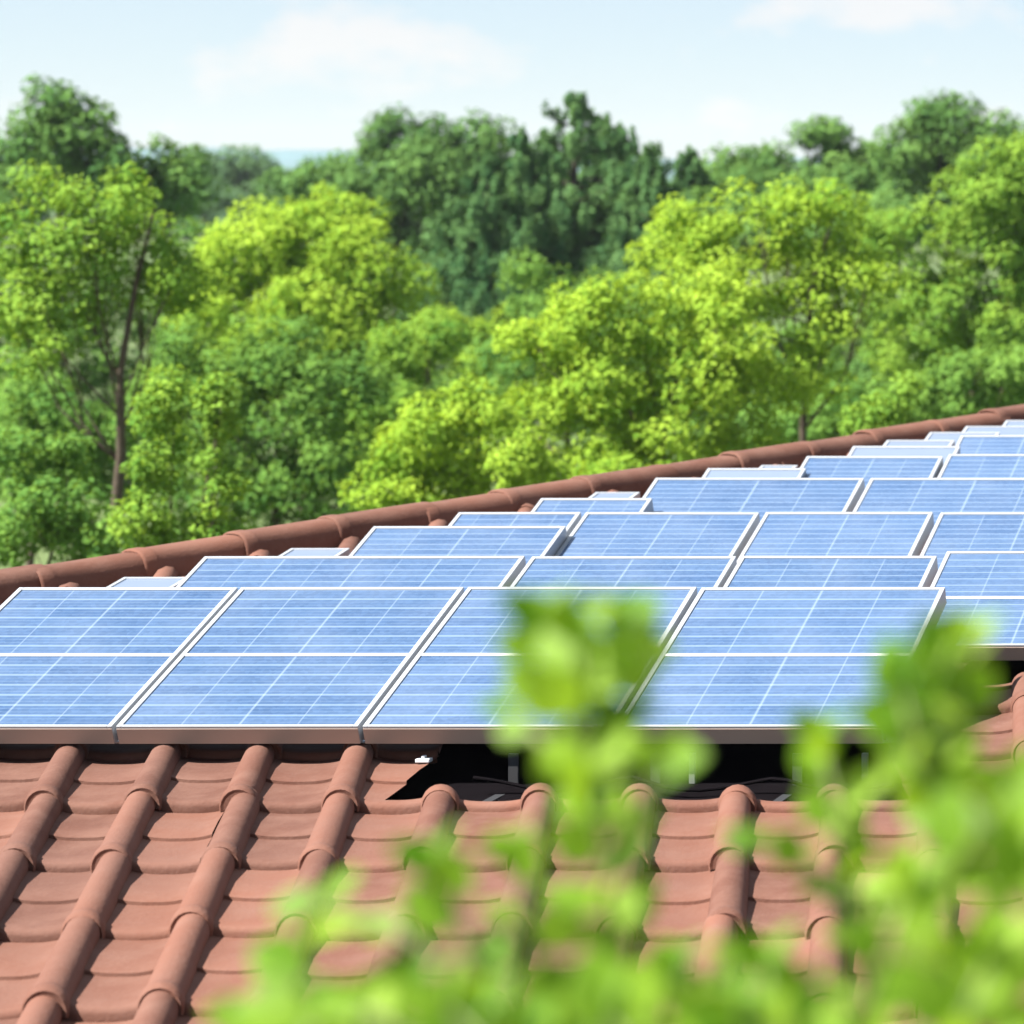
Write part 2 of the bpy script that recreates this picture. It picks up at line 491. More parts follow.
link_mesh('rear_slope', bk, M_tile, house)

def ridge_caps():
    V, Q, T = [], [], []
    L = hd.length; dirv = hd.normalized()
    side = -hn; up = side.cross(dirv).normalized()
    if up.z < 0: up = -up
    na = 15; r = random.Random(8)
    t = -8.2
    while t < L + 3.6:
        ln = 0.56
        base = HA + dirv*t
        tint = min(1.2, max(-.2, r.gauss(0.4, 0.4)))
        jig = Vector((r.uniform(-.012,.012), 0, r.uniform(-.012,.008))); kr = r.uniform(.97, 1.04)
        sec = [(-0.05, 0.145), (-0.052, 0.155), (-0.035, 0.158), (0.02, 0.158), (0.03, 0.156), (0.04, 0.152), (0.3, 0.150), (ln+0.03, 0.147)]
        b = len(V)
        for s, rad in sec:
            for a in range(na):
                th = math.pi*(a/(na-1)*1.24-0.12)
                # slightly peaked profile
                sn, cs_ = math.sin(th)*kr, math.cos(th)*kr
                hgt = rad*1.02*math.copysign(abs(sn)**0.72, sn); wid = rad*0.92*math.copysign(abs(cs_)**0.62, cs_)
                V.append(base + dirv*s + side*wid + up*(hgt*(1.0 if hgt < 0 else 1.0) + 0.012) + jig - HL)
        for j in range(len(sec)-1):
            for a in range(na-1):
                Q.append((b+j*na+a, b+j*na+a+1, b+(j+1)*na+a+1, b+(j+1)*na+a)); T.append(tint)
        t += ln
    me = bpy.data.meshes.new('ridge_caps')
    me.from_pydata([tuple(p) for p in V], [], Q)
    at = me.attributes.new('tile_tint', 'FLOAT', 'FACE'); at.data.foreach_set('value', np.array(T, dtype=np.float32))
    return me
link_mesh('ridge_cap', ridge_caps(), M_tile, house, smooth=True)

# walls, fascia, gutter below the roof
def slab(pts, z_top_fn, z0, th, name, m):
    b = MB()
    return b
w = MB()
cx = [(h0.x+0.9, Y_EAVE+0.6), (X_END-0.4, Y_EAVE+0.6), (X_END-0.4, Y_TOP+5), (h1.x-1.5, Y_TOP+5), ]
vs = [Vector((x, y, GZ)) for x, y in cx] + [Vector((x, y, min(roof_z(y), roof_z(Y_EAVE)+0.03) - 0.28)) for x, y in cx]
wm = bpy.data.meshes.new('house_wall')
wm.from_pydata([tuple(p - HL) for p in vs], [], [(0,1,5,4), (1,2,6,5), (2,3,7,6), (3,0,4,7)])
link_mesh('wall', wm, M_wall, house)
w = MB(); w.box(h0.x+0.1, X_END, Y_EAVE+0.02, Y_EAVE+0.06, roof_z(Y_EAVE)-0.30, roof_z(Y_EAVE)-0.06)
w.v = [p - HL for p in w.v]
link_mesh('fascia', w.mesh('fascia'), M_wood, house)
g = MB(); g.tube([Vector((h0.x+.1, Y_EAVE-0.09, roof_z(Y_EAVE)-.12)) - HL, Vector((X_END, Y_EAVE-0.09, roof_z(Y_EAVE)-.12)) - HL], [0.065, 0.065], 12)
link_mesh('gutter', g.mesh('gutter'), M_wood, house, smooth=True)
for x in (-10.5, -6.5, -2.5, 1.5):
    f = MB(); f.box(x-.75, x+.75, Y_EAVE+.56, Y_EAVE+.64, GZ+1.2, GZ+2.9); f.v = [p - HL for p in f.v]
    wn_ = link_mesh('window', f.mesh('window', 0.01), M_bar, house)
    for s in (-1, 1):
        gpn = MB(); gpn.box(x+s*.36-.31, x+s*.36+.31, Y_EAVE+.545, Y_EAVE+.557, GZ+1.3, GZ+2.8); gpn.v = [p - HL for p in gpn.v]
        link_mesh('pane', gpn.mesh('pane'), M_window, wn_)

# ------------------------------------------------------------------ solar panels
TILT = R(21.5)
prng = random.Random(21)
def panel(Yb, zb, x0, x1, L, label, group, cols=4, rows=7, tilt=TILT, sliver=False, th=0.084, bar=True):
    """panel whose lower front top edge is at depth Yb, height zb, from x0 to x1"""
    wid = x1 - x0
    root = empty('solar_panel', ((x0+x1)/2, Yb, zb), label, 'solar panel', group)
    root.rotation_euler = (tilt + prng.uniform(-.002, .002), prng.uniform(-.0015, .0015), prng.uniform(-.002, .002))
    fw = 0.021; h = wid/2
    fr = MB()
    fr.box(-h, -h+fw, 0, L, -th, 0)
    fr.box(h-fw, h, 0, L, -th, 0)
    fr.box(-h+fw, h-fw, L-fw, L, -th, 0)
    fr.box(-h+fw, h-fw, 0, fw*0.72, -th, 0)
    link_mesh('frame', fr.mesh('frame', 0.0025), M_alu, root)
    tr = MB(); tr.box(-h+.001, h-.001, -0.004, -0.0005, -th+0.001, -0.012)
    link_mesh('front_shade', tr.mesh('front_shade'), M_front_shade, root)
    # cells
    me = bpy.data.meshes.new('cell_sheet')
    a, b, c, d_ = -h+fw-.002, h-fw+.002, fw*.72-.002, L-fw+.002
    me.from_pydata([(a, c, -.006), (b, c, -.006), (b, d_, -.006), (a, d_, -.006), (a, c, -.03), (b, c, -.03), (b, d_, -.03), (a, d_, -.03)], [],
                   [(0,1,2,3), (4,7,6,5), (0,4,5,1), (1,5,6,2), (2,6,7,3), (3,7,4,0)])
    uvl = me.uv_layers.new(name='cells')
    half = cols/2
    for p in me.polygons:
        for li in p.loop_indices:
            co = me.vertices[me.loops[li].vertex_index].co
            uvl.data[li].uv = (co.x/(b-a)*cols, (co.y-c)/(d_-c)*rows*2)
    link_mesh('cell_sheet', me, M_pale if sliver else M_cell, root)
    if not bar: return root
    cb = MB(); cb.box(a+.002, b-.002, (c+d_)/2-.011, (c+d_)/2+.011, -.0058, -.0025)
    link_mesh('centre_bar', cb.mesh('centre_bar'), M_bar, root)
    return root

def row_solve(py, L, tilt, rest=0.10):
    """depth of the top edge seen at height py for a panel that rests on the roof"""
    s, c = L*math.sin(tilt), L*math.cos(tilt)
    # z_top = roof_z(Yt - c) + rest + s ;  z_top = -(py-CY)/F*Yt
    A = Z0 + SL*(-c - Y0) + rest + s
    return -A / (SL + (py - CY)/F)
def panel_px(py, xl, xr, L, label, group, tilt=TILT, rest=0.10, **kw):
    kw.setdefault('bar', py == 551)
    Yt = row_solve(py, L, tilt, rest)
    zt = -(py-CY)/F*Yt
    return panel(Yt - L*math.cos(tilt), zt - L*math.sin(tilt), (xl-CX)/F*Yt, (xr-CX)/F*Yt, L, label, group, tilt=tilt, **kw)

G1 = 'solar panels of the front row'
front = [(-7.605, -6.609, 'blue front row solar panel cut off by the left picture edge'),
         (-6.590, -5.575, 'unobstructed blue solar panel in the front row, second from its left end'),
         (-5.555, -4.512, 'front row solar panel half hidden behind the blurred leafy shoot tip'),
         (-4.490, -3.378, 'large front row solar panel at the row end with its whole right edge exposed')]
for x0, x1, lab in front:
    panel(12.6, -2.336, x0, x1, 1.18, lab, G1)
GB = 'solar panels of the rows behind the front row'
second = [(205, 525, 0.85, 8, 'extra wide solar panel right behind the two leftmost front row panels'),
          (532, 736, 0.85, 4, 'solar panel directly behind the front panel that the leafy shoot hides'),
          (742, 937, 0.85, 4, 'solar panel directly behind the exposed right end panel of the front row')]
for xl, xr, L, cols, lab in second:
    panel_px(556, xl, xr, L, lab, GB, cols=cols)
panel_px(551, 947, 1150, 0.93, 'solar panel whose bottom edge shows over bare tiles, right of the front row', GB)
panel_px(526, 374, 566, 0.62, 'short solar panel stepping up behind the extra wide panel', GB, rows=5)
third = [(459, 581, 'narrow solar panel left of three equal ones, partly under the short stepped panel'),
         (586, 759, 'solar panel in the middle of the roof, left one of the third full row'),
         (766, 933, 'solar panel in the middle of the roof, centre one of the third full row'),
         (941, 1112, 'solar panel of the third full row running off the right picture edge')]
for xl, xr, lab in third:
    panel_px(512, xl, xr, 0.70, lab, GB, cols=3 if xr - xl < 150 else 4, rows=6)
panel_px(498, 541, 652, 0.55, 'small solar panel peeping out left of the wide fourth row panels', GB, cols=3, rows=5)
for xl, xr, lab in [(656, 864, 'wide solar panel, left one of the fourth full row, nearest to the ridge'),
                    (871, 1082, 'wide solar panel of the fourth full row cut by the right picture edge')]:
    panel_px(478, xl, xr, 0.70, lab, GB, rows=6)
panel_px(468, 708, 806, 0.50, 'thin sliver of a solar panel between the wide fourth row and the ridge', GB, cols=3, rows=4, sliver=True)
for xl, xr, py, lab in [(807, 943, 456, 'solar panel, left one of the fifth full row, ending close to the ridge'),
                    (949, 1092, 454, 'solar panel, right one of the fifth full row, at the picture edge')]:
    panel_px(py, xl, xr, 0.62, lab, GB, rows=5)
panel_px(446, 853, 960, 0.42, 'low sliver of a solar panel just behind the fifth full row', GB, cols=3, rows=4, sliver=True)
panel_px(435, 961, 1090, 0.45, 'small blue solar panel high on the right, second from the ridge end', GB, cols=3, rows=4)
panel_px(440, 887, 955, 0.30, 'narrow pale panel edge stepping up towards the ridge behind the low sliver', GB, cols=2, rows=3, tilt=R(14), sliver=True)
panel_px(432, 930, 1000, 0.30, 'small pale panel edge just under the ridge tiles on the right', GB, cols=2, rows=3, tilt=R(14), sliver=True)
panel_px(426, 966, 1060, 0.34, 'pale panel edge above the small blue panel at the right picture edge', GB, cols=3, rows=3, tilt=R(14), sliver=True)
panel_px(420, 1006, 1070, 0.30, 'farthest panel corner of all, under the ridge at the right picture edge', GB, cols=2, rows=3, tilt=R(14), sliver=True)
panel_px(577, 124, 190, 0.34, 'low grey-edged panel strip between the ridge and the left front panel', GB, cols=2, rows=3, tilt=R(9), sliver=True)
panel_px(548, 291, 350, 0.30, 'low panel strip between the ridge and the extra wide panel', GB, cols=2, rows=3, tilt=R(9), sliver=True)
panel_px(492, 596, 640, 0.26, 'tiny panel strip between the ridge and the small peeping panel', GB, cols=2, rows=3, tilt=R(9), sliver=True)
panel_px(465, 762, 798, 0.26, 'tiny panel strip left of the fifth full row at the ridge', GB, cols=2, rows=3, tilt=R(9), sliver=True)

# rail under the front row, its bare end showing at the right, with legs and one white clamp
rail = empty('mounting_rail', (-5.4, 12.72, roof_z(12.72)), 'grey metal mounting rail under the front row, bare end sticking out at the right', 'mounting rail')
rm = MB(); rm.box(-2.3, 2.022, -0.04, 0.0, 0.071, 0.079)
link_mesh('beam', rm.mesh('beam', 0.004), M_side, rail)
ec = MB(); ec.box(2.026, 2.135, -0.07, -0.01, 0.078, 0.155)
link_mesh('end_cap', ec.mesh('end_cap', 0.004), M_side, rail)
for x in (1.20, 1.93):
    lg = MB(); lg.box(x-.012, x+.012, -.035, -.015, -.10, .027)
    link_mesh('leg', lg.mesh('leg'), M_leg, rail)
for x in (-4.95, -4.35, -3.75):
    hk = empty('roof_hook', (x, 12.42, roof_z(12.42) - 0.10), 'dark grey roof hook standing on the black shade sheet below the front row', 'roof hook', 'roof hooks below the front row')
    hb = MB(); hb.box(-.02, .02, -.10, .26, 0.0, .008); hb.box(-.02, .02, .25, .262, .009, .15)
    link_mesh('bracket', hb.mesh('bracket'), M_hook, hk)
cbm = MB()
pts = [Vector((-5.05 + 1.75*i/24, 12.50 + .03*math.sin(i*.9), roof_z(12.5) - 0.02 - .05*abs(math.sin(i*.36)))) for i in range(25)]
cbm.tube(pts, [.008]*25, 6)
tag(link_mesh('power_cable', cbm.mesh('power_cable'), M_shade_cable, smooth=True), 'black power cable sagging in the shade under the front panels', 'cable')
cl = empty('panel_clamp', on_roof(424, 762), 'small white clamp lying under the front edge of the front panels', 'clamp')
cb = MB(); cb.box(-.03, .03, -.02, .02, 0.0, .016); cb.box(-.008, .008, -.012, .012, .017, .028)
link_mesh('plate', cb.mesh('plate', .004), M_bar, cl)

# ------------------------------------------------------------------ trees
def add_leaf_tint(me, vals):
    at = me.attributes.new('leaf_tint', 'FLOAT', 'FACE'); at.data.foreach_set('value', np.asarray(vals, dtype=np.float32))

def leaves_mesh(name, centres, outward, size, tint, rng, aspect=0.62, upbias=0.5, rand=0.7):
    """one folded kite per leaf"""
    n = len(centres)
    nrm = outward*0.8 + np.array([-0.30, -0.22, 0.85])*(upbias/0.5)*0.75 + rng.normal(0, rand*0.7, (n, 3))
    nrm /= np.linalg.norm(nrm, axis=1, keepdims=True) + 1e-9
    t = rng.normal(0, 1, (n, 3)); t -= nrm*np.sum(t*nrm, axis=1, keepdims=True)
    t /= np.linalg.norm(t, axis=1, keepdims=True) + 1e-9
    b = np.cross(nrm, t)
    s = size*(0.65 + 0.7*rng.random((n, 1)))
    V = np.empty((n, 4, 3), dtype=np.float32)
    V[:, 0] = centres - t*s*0.5
    V[:, 1] = centres + b*s*aspect*0.5 + nrm*s*0.08
    V[:, 2] = centres + t*s*0.55 - nrm*s*0.12
    V[:, 3] = centres - b*s*aspect*0.5 + nrm*s*0.08
    me = np_mesh(name, V.reshape(-1, 3), np.arange(n*4).reshape(-1, 4))
    add_leaf_tint(me, tint)
    return me

def crown_points(lobes, rng, clump_r, dens, per, flat=0.8):
    """lobes: (centre, radii).  Clumps scattered through the outer half of each lobe, leaves over each clump."""
    cs, outs, tints = [], [], []
    for c, rad in lobes:
        c = np.array(c); rad = np.array(rad)
        area = 4*math.pi*(((rad[0]*rad[1])**1.6+(rad[0]*rad[2])**1.6+(rad[1]*rad[2])**1.6)/3)**(1/1.6)
        m = max(5, int(dens*area/(math.pi*clump_r**2)))
        dirs = rng.normal(0, 1, (m, 3)); dirs /= np.linalg.norm(dirs, axis=1, keepdims=True)
        rr = 0.45 + 0.62*rng.random((m, 1))**0.7
        cc = c + dirs*rad*rr
        lt = rng.normal(0, 0.08)
        for q, dv in zip(cc, dirs):
            cr = clump_r*(0.55 + 0.9*rng.random())
            k = max(6, int(per*(cr/clump_r)**2))
            dd = rng.normal(0, 1, (k, 3)); dd /= np.linalg.norm(dd, axis=1, keepdims=True)
            pp = q + dd*cr*np.array([1, 1, flat])*(0.55 + 0.5*rng.random((k, 1)))
            cs.append(pp); outs.append(dd*0.75 + dv*0.45)
            tints.append(np.clip(0.5 + lt + rng.normal(0, 0.16) + rng.normal(0, 0.14, k), 0, 1))
    return np.concatenate(cs), np.concatenate(outs), np.concatenate(tints)

def limb_mesh(base, lobes, rng, r0, fork=0.35, bend=0.12, limb=0.5):
    """tapered trunk from the base through its fork, a limb to each lobe with side twigs"""
    b = MB()
    base = Vector(base)
    tops = [Vector(c) for c, _ in lobes]
    top = max(tops, key=lambda p: p.z)
    mean = sum(tops, Vector())/len(tops)
    ht = top.z - base.z
    axis = [base]
    nseg = 7
    for i in range(1, nseg+1):
        t = i/nseg
        p = base.lerp(Vector((mean.x*(1-t)+top.x*t, mean.y, base.z)), t**1.5)
        p.z = base.z + ht*0.97*t
        p += Vector((rng.normal(0, bend*.5), rng.normal(0, bend*.5), 0))
        axis.append(p)
    b.tube(axis, [r0*(1.25 if i == 0 else 1)*(1-0.86*i/nseg) for i in range(nseg+1)], 9)
    for c, rad in lobes:
        c = Vector(c)
        zf = base.z + (c.z-base.z)*(0.60+0.32*rng.random())
        zf = max(zf, base.z + ht*fork*0.6)
        zf = min(zf, max(c.z - 0.15, base.z + ht*fork*0.6))
        t = min(0.95, max(0.05, (zf-base.z)/(ht*0.97)))
        i = int(t*nseg); f = t*nseg-i
        s = axis[i].lerp(axis[min(i+1, nseg)], f)
        rs = r0*(1-0.86*t)*limb
        mid = s.lerp(c, 0.5) + Vector((rng.normal(0, bend), rng.normal(0, bend), -0.10*(c-s).length))
        b.tube([s, s.lerp(mid, .55)+Vector((0, 0, -.03)), mid, c], [rs, rs*.8, rs*.6, rs*.22], 7)
        for _ in range(3):
            e = c + Vector((rng.normal(0, 1)*rad[0], rng.normal(0, 1)*rad[1], abs(rng.normal(0, 1))*rad[2]))*0.6
            b.tube([mid, mid.lerp(e, .5)+Vector((0, 0, .05)), e], [rs*.42, rs*.28, rs*.1], 5)
    return b.mesh('trunk')

def tree(name, label, base_px, Y, lobes_px, m, seed, group=None, clump=0.30, dens=1.0, per=46, leaf=0.12, fine=0.66, trunk_r=0.16, depth=1.0, bark=None,
         upbias=0.5, cat='tree', base_z=None, fork=0.35, limb=0.5):
    rng = np.random.default_rng(seed)
    bx = (base_px - CX)/F*Y
    base = Vector((bx, Y, GZ if base_z is None else base_z))
    root = empty(name, base, label, cat, group)
    lobes = []
    for i, (px, py, rx, ry) in enumerate(lobes_px):
        c = P(px, py, Y); rx_, rz_ = rx/F*Y, ry/F*Y
        c.y += rng.uniform(-0.9, 0.9)*depth*0.75*max(rx_, rz_)
        lobes.append(((c - base)[:], (rx_, (rx_+rz_)/2*depth, rz_)))
    cs, outs, tints = crown_points(lobes, rng, clump, dens, int(per/fine**1.7))
    me = leaves_mesh('crown', cs, outs, leaf*fine, tints, rng, upbias=upbias)
    link_mesh('trunk', limb_mesh((0, 0, 0), lobes, rng, trunk_r*0.6, fork, limb=limb), bark or M_bark, root, smooth=True)
    link_mesh('crown', me, m, root)
    return root

L_lime = leaf_material('leaf_lime', (0.125, 0.255, 0.030), (0.355, 0.500, 0.060), 0.32)
L_fresh = leaf_material('leaf_fresh', (0.085, 0.200, 0.034), (0.265, 0.410, 0.058), 0.30)
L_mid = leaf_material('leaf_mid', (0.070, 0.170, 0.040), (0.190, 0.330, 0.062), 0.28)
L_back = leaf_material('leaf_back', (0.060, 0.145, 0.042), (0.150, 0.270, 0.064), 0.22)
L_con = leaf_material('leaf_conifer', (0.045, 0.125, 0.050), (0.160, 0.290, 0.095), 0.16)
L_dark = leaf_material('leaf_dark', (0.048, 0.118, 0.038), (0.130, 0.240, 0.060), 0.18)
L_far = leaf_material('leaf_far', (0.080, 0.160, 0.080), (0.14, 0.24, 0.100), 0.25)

GN = 'young trees just behind the roof'
tree('slender_tree', 'tall open tree at the left with bare brown trunk and tufted yellow-green top', 104, 39,
     [(100,192,28,20),(104,232,36,24),(52,196,28,26),(150,190,26,26),(20,240,30,30),(118,250,50,38),(70,255,35,32),(60,312,48,38),(150,285,40,28),(12,310,26,36),(180,268,20,16),(45,360,30,20)],
     L_fresh, 11, GN, clump=0.24, dens=1.0, per=40, leaf=0.12, trunk_r=0.2, fork=0.9, limb=0.32)
tree('columnar_shrub', 'small upright lime green tree in front of the dark hollow, left of centre', 182, 31,
     [(166,395,15,18),(160,430,18,26),(158,478,18,32),(158,525,22,28),(216,392,11,11),(222,418,13,16),(212,455,15,20),(222,495,15,22),(205,535,26,20)],
     L_fresh, 12, GN, clump=0.17, dens=1.2, per=40, leaf=0.10, trunk_r=0.08)
tree('round_bush', 'low leafy bush right behind the ridge in the lower left corner of the trees', 50, 33,
     [(28,470,40,34),(18,540,46,28),(82,545,46,24),(60,505,38,28),(110,540,26,22)],
     L_mid, 13, GN, clump=0.2, dens=1.2, per=42, leaf=0.11, trunk_r=0.10)
tree('leafy_tree', 'mid green tree filling the left edge below the tall open tree', 20, 46,
     [(15,405,45,55),(60,430,48,45),(20,470,50,40),(100,470,45,45),(140,430,35,40)],
     L_mid, 14, GN, clump=0.3, dens=1.1, leaf=0.14)
tree('spreading_tree', 'broad bright lime tree in the centre right with forking dark branches', 650, 40,
     [(520,335,18,26),(545,340,36,34),(592,318,38,30),(640,308,40,34),(690,298,42,34),(742,322,38,34),(560,392,44,40),(622,380,48,44),(690,380,50,44),(758,388,40,40),(520,425,40,38),(602,440,46,36),(680,440,55,32),(742,440,36,28),(640,480,60,22),(560,470,40,28)],
     L_lime, 15, GN, clump=0.23, dens=0.95, per=42, leaf=0.12, trunk_r=0.16)
tree('spreading_tree', 'tall yellow-green tree rising behind and right of the broad lime tree', 800, 45,
     [(660,240,28,28),(700,232,34,30),(742,212,26,24),(792,218,34,30),(832,202,26,24),(722,268,44,36),(790,268,44,38),(842,255,30,34),(872,282,24,24),(822,325,36,34),(762,300,36,28),(852,310,26,26),(810,375,26,22),(700,300,40,30)],
     L_lime, 16, GN, clump=0.26, dens=0.95, per=42, leaf=0.13, trunk_r=0.17)
tree('spreading_bush', 'lime green bushy tree leaning over the ridge left of the broad lime tree', 455, 37,
     [(400,462,34,34),(440,428,38,34),(470,470,44,34),(398,498,38,22),(482,412,30,26),(522,468,36,34),(440,500,44,20)],
     L_lime, 17, GN, clump=0.2, dens=1.1, per=42, leaf=0.11, trunk_r=0.10)
tree('small_bush', 'little lime sprig of a bush just over the ridge at the far right', 885, 36,
     [(882,412,28,18),(906,395,15,13),(860,420,18,13)], L_fresh, 18, GN, clump=0.16, dens=1.2, per=36, leaf=0.10, trunk_r=0.06)
tree('dark_shrub', 'dark green shrub low over the ridge at the right edge, behind the lime sprig', 960, 50,
     [(950,388,46,26),(1005,380,40,30),(905,402,34,20)], L_mid, 19, GN, clump=0.26, dens=1.3, per=42, leaf=0.14, trunk_r=0.10)
tree('dark_shrub', 'dark green shrub under the right side of the broad lime tree', 800, 48,
     [(800,425,44,26),(845,410,34,24),(770,450,36,20)], L_mid, 20, GN, clump=0.24, dens=1.3, per=42, leaf=0.13, trunk_r=0.10)
GM = 'trees of the middle distance'
tree('rounded_tree', 'big rounded yellow-green tree left of centre, the largest bright crown', 300, 58,
     [(320,228,50,38),(262,238,48,34),(212,272,36,36),(372,258,36,30),(402,285,30,26),(292,300,60,44),(352,325,46,36),(232,325,46,40),(196,305,36,44),(300,250,50,36),(300,350,66,40),(245,370,50,40),(372,345,46,40),(330,300,50,40)],
     L_lime, 21, GM, clump=0.33, dens=1.1, per=44, leaf=0.16, trunk_r=0.22)
tree('rounded_tree', 'darker green tree with deep shaded hollow below the big rounded tree', 280, 49,
     [(282,395,60,50),(232,425,44,50),(312,455,54,50),(332,385,46,36),(272,350,46,36),(184,352,36,36),(252,500,56,40),(200,500,44,40),(190,545,40,24),(340,500,40,30),(190,400,36,40)],
     L_mid, 22, GM, clump=0.3, dens=1.1, per=44, leaf=0.14, trunk_r=0.2)
tree('rounded_tree', 'soft green bushy tree beside the dark hollow, left of the pale bushes', 395, 54,
     [(412,350,44,38),(440,330,26,22),(392,400,44,36),(362,440,38,44),(420,420,30,30)],
     L_fresh, 23, GM, clump=0.3, dens=1.1, per=44, leaf=0.15, trunk_r=0.15)
tree('pale_bush', 'pale lime bush glowing in the gap under the conifers', 470, 84,
     [(455,335,26,24),(495,350,34,34),(440,345,24,24),(480,385,44,26)],
     L_lime, 24, GM, clump=0.4, dens=1.2, per=40, leaf=0.2, trunk_r=0.14)
tree('rounded_tree', 'large mid green tree at the right edge with layered rounded boughs', 970, 62,
     [(950,248,48,42),(1002,190,44,44),(1030,255,46,46),(902,292,40,34),(962,308,46,34),(1014,325,46,34),(900,350,52,28),(950,352,28,22),(884,238,24,26),(1040,180,40,40),(985,280,50,40)],
     L_fresh, 25, GM, clump=0.34, dens=1.1, per=44, leaf=0.17, trunk_r=0.24)
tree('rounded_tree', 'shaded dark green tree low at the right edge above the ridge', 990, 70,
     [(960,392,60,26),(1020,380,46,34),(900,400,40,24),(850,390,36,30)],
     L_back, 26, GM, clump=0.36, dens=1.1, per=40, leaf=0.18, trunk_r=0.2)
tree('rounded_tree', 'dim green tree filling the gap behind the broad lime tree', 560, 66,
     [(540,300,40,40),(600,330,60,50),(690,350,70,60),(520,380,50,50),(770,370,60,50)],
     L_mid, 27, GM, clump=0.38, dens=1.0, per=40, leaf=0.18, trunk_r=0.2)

GU = 'shaded trees filling in behind the nearer trees'
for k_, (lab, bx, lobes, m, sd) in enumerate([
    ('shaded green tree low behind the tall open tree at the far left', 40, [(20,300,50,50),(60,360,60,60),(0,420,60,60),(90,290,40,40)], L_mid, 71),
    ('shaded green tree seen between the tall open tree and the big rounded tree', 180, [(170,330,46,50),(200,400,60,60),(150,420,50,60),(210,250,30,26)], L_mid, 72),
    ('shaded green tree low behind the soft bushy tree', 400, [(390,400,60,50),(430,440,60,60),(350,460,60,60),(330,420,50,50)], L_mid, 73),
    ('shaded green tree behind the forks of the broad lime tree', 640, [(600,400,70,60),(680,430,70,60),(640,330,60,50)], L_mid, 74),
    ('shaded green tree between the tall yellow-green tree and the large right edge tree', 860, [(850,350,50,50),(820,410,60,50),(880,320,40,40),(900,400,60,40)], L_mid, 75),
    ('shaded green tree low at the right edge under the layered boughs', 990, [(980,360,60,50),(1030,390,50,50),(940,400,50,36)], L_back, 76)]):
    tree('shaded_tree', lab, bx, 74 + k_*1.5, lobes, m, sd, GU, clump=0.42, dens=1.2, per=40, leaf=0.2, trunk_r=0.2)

GC = 'dark conifers behind the lime trees'
def conifer(label, tip_px, tip_py, base_py, halfw, Y, seed):
    """tall conifer: whorls of drooping boughs whose tips turn up into plumes"""
    rng = np.random.default_rng(seed)
    base = Vector(((tip_px-CX)/F*Y, Y, GZ))
    root = empty('conifer_tree', base, label, 'tree', GC)
    tip = P(tip_px, tip_py + 4, Y); ht = tip.z - GZ
    hw = 1.75*halfw/F*Y
    low = -(base_py-CY)/F*Y - GZ
    lowt = max(0.12, low/ht)
    b = MB()
    b.tube([(0, 0, 0), (rng.normal(0, .1), 0, ht*.5), (0, 0, ht*0.985)], [0.34, 0.2, 0.03], 8)
    cs, outs, tints = [], [], []
    nwh = 15
    for w_ in range(nwh):
        t = lowt + (1-lowt)*(w_/(nwh-0.5))
        rad = hw*(1-(t-lowt)/(1-lowt))**0.78*1.12*(0.8+0.4*rng.random())
        k = 7 if t < 0.85 else 4
        for i in range(k):
            a = 2*math.pi*(i+rng.random()*0.8)/k
            rl = max(0.08, rad*(0.62+0.5*rng.random()))
            z0 = t*ht + rng.normal(0, 0.14)
            e = np.array([math.cos(a)*rl, math.sin(a)*rl, z0 + 0.10*rl + 0.05])
            s = np.array([0, 0, z0 - 0.22*rl])
            b.tube([tuple(s), tuple(s*.4+e*.6-np.array([0, 0, .12])), tuple(e)], [.05, .035, .01], 4, False)
            m = max(4, int(8*rl/hw*1.6))
            tl = rng.normal(0, .16)
            for q in range(m):
                f = 0.30+0.72*(q+rng.random())/m
                c = s + (e-s)*f
                c = c + rng.normal(0, 0.12, 3)
                n = 64
                dd = rng.normal(0, 1, (n, 3)); dd /= np.linalg.norm(dd, axis=1, keepdims=True)
                sz = 0.31*(0.7+0.6*rng.random())*(1.0 - 0.62*max(0, t-0.55)/0.45)
                pp = c + dd*np.array([.66, .66, 1.6])*sz*(0.5+.6*rng.random((n, 1)))
                cs.append(pp); outs.append(dd*0.6 + np.array([math.cos(a), math.sin(a), 0])*0.5)
                tints.append(np.clip(0.45+tl+rng.normal(0, .15)+rng.normal(0, .12, n), 0, 1))
    # leader plume
    n = 160
    zz = ht*(0.91+0.095*rng.random(n)); rr = 0.17*(1-(zz-ht*.91)/(ht*.095))
    an = rng.random(n)*6.283
    cs.append(np.stack([np.cos(an)*rr, np.sin(an)*rr, zz], 1)); outs.append(np.stack([np.cos(an), np.sin(an), np.zeros(n)], 1)); tints.append(np.full(n, .5))
    me = leaves_mesh('crown', np.concatenate(cs), np.concatenate(outs), 0.15, np.concatenate(tints), rng, aspect=0.45, upbias=0.25)
    link_mesh('trunk', b.mesh('trunk'), M_barkdark, root, smooth=True)
    link_mesh('crown', me, L_con, root)
for args in [('tallest dark conifer, its pointed tip above all trees near the picture centre', 575, 92, 330, 74, 96, 31),
             ('dark conifer close right of the tallest, with two blunt upright plumes', 622, 124, 320, 46, 98, 32),
             ('lower dark conifer at the right flank of the conifer clump', 652, 150, 320, 34, 94, 33),
             ('dark conifer on the left shoulder of the tallest conifer', 523, 140, 330, 52, 94, 34),
             ('dark conifer farther left, merging into the rounded dark trees', 486, 160, 330, 46, 92, 35),
             ('dark conifer tucked between the tallest and the two-plumed one', 600, 116, 320, 50, 101, 37),
             ('dark conifer wedged behind the left shoulder of the tallest', 548, 132, 320, 50, 102, 38),
             ('short dark conifer standing apart right of the conifer clump', 690, 152, 260, 30, 104, 36)]:
    conifer(*args)

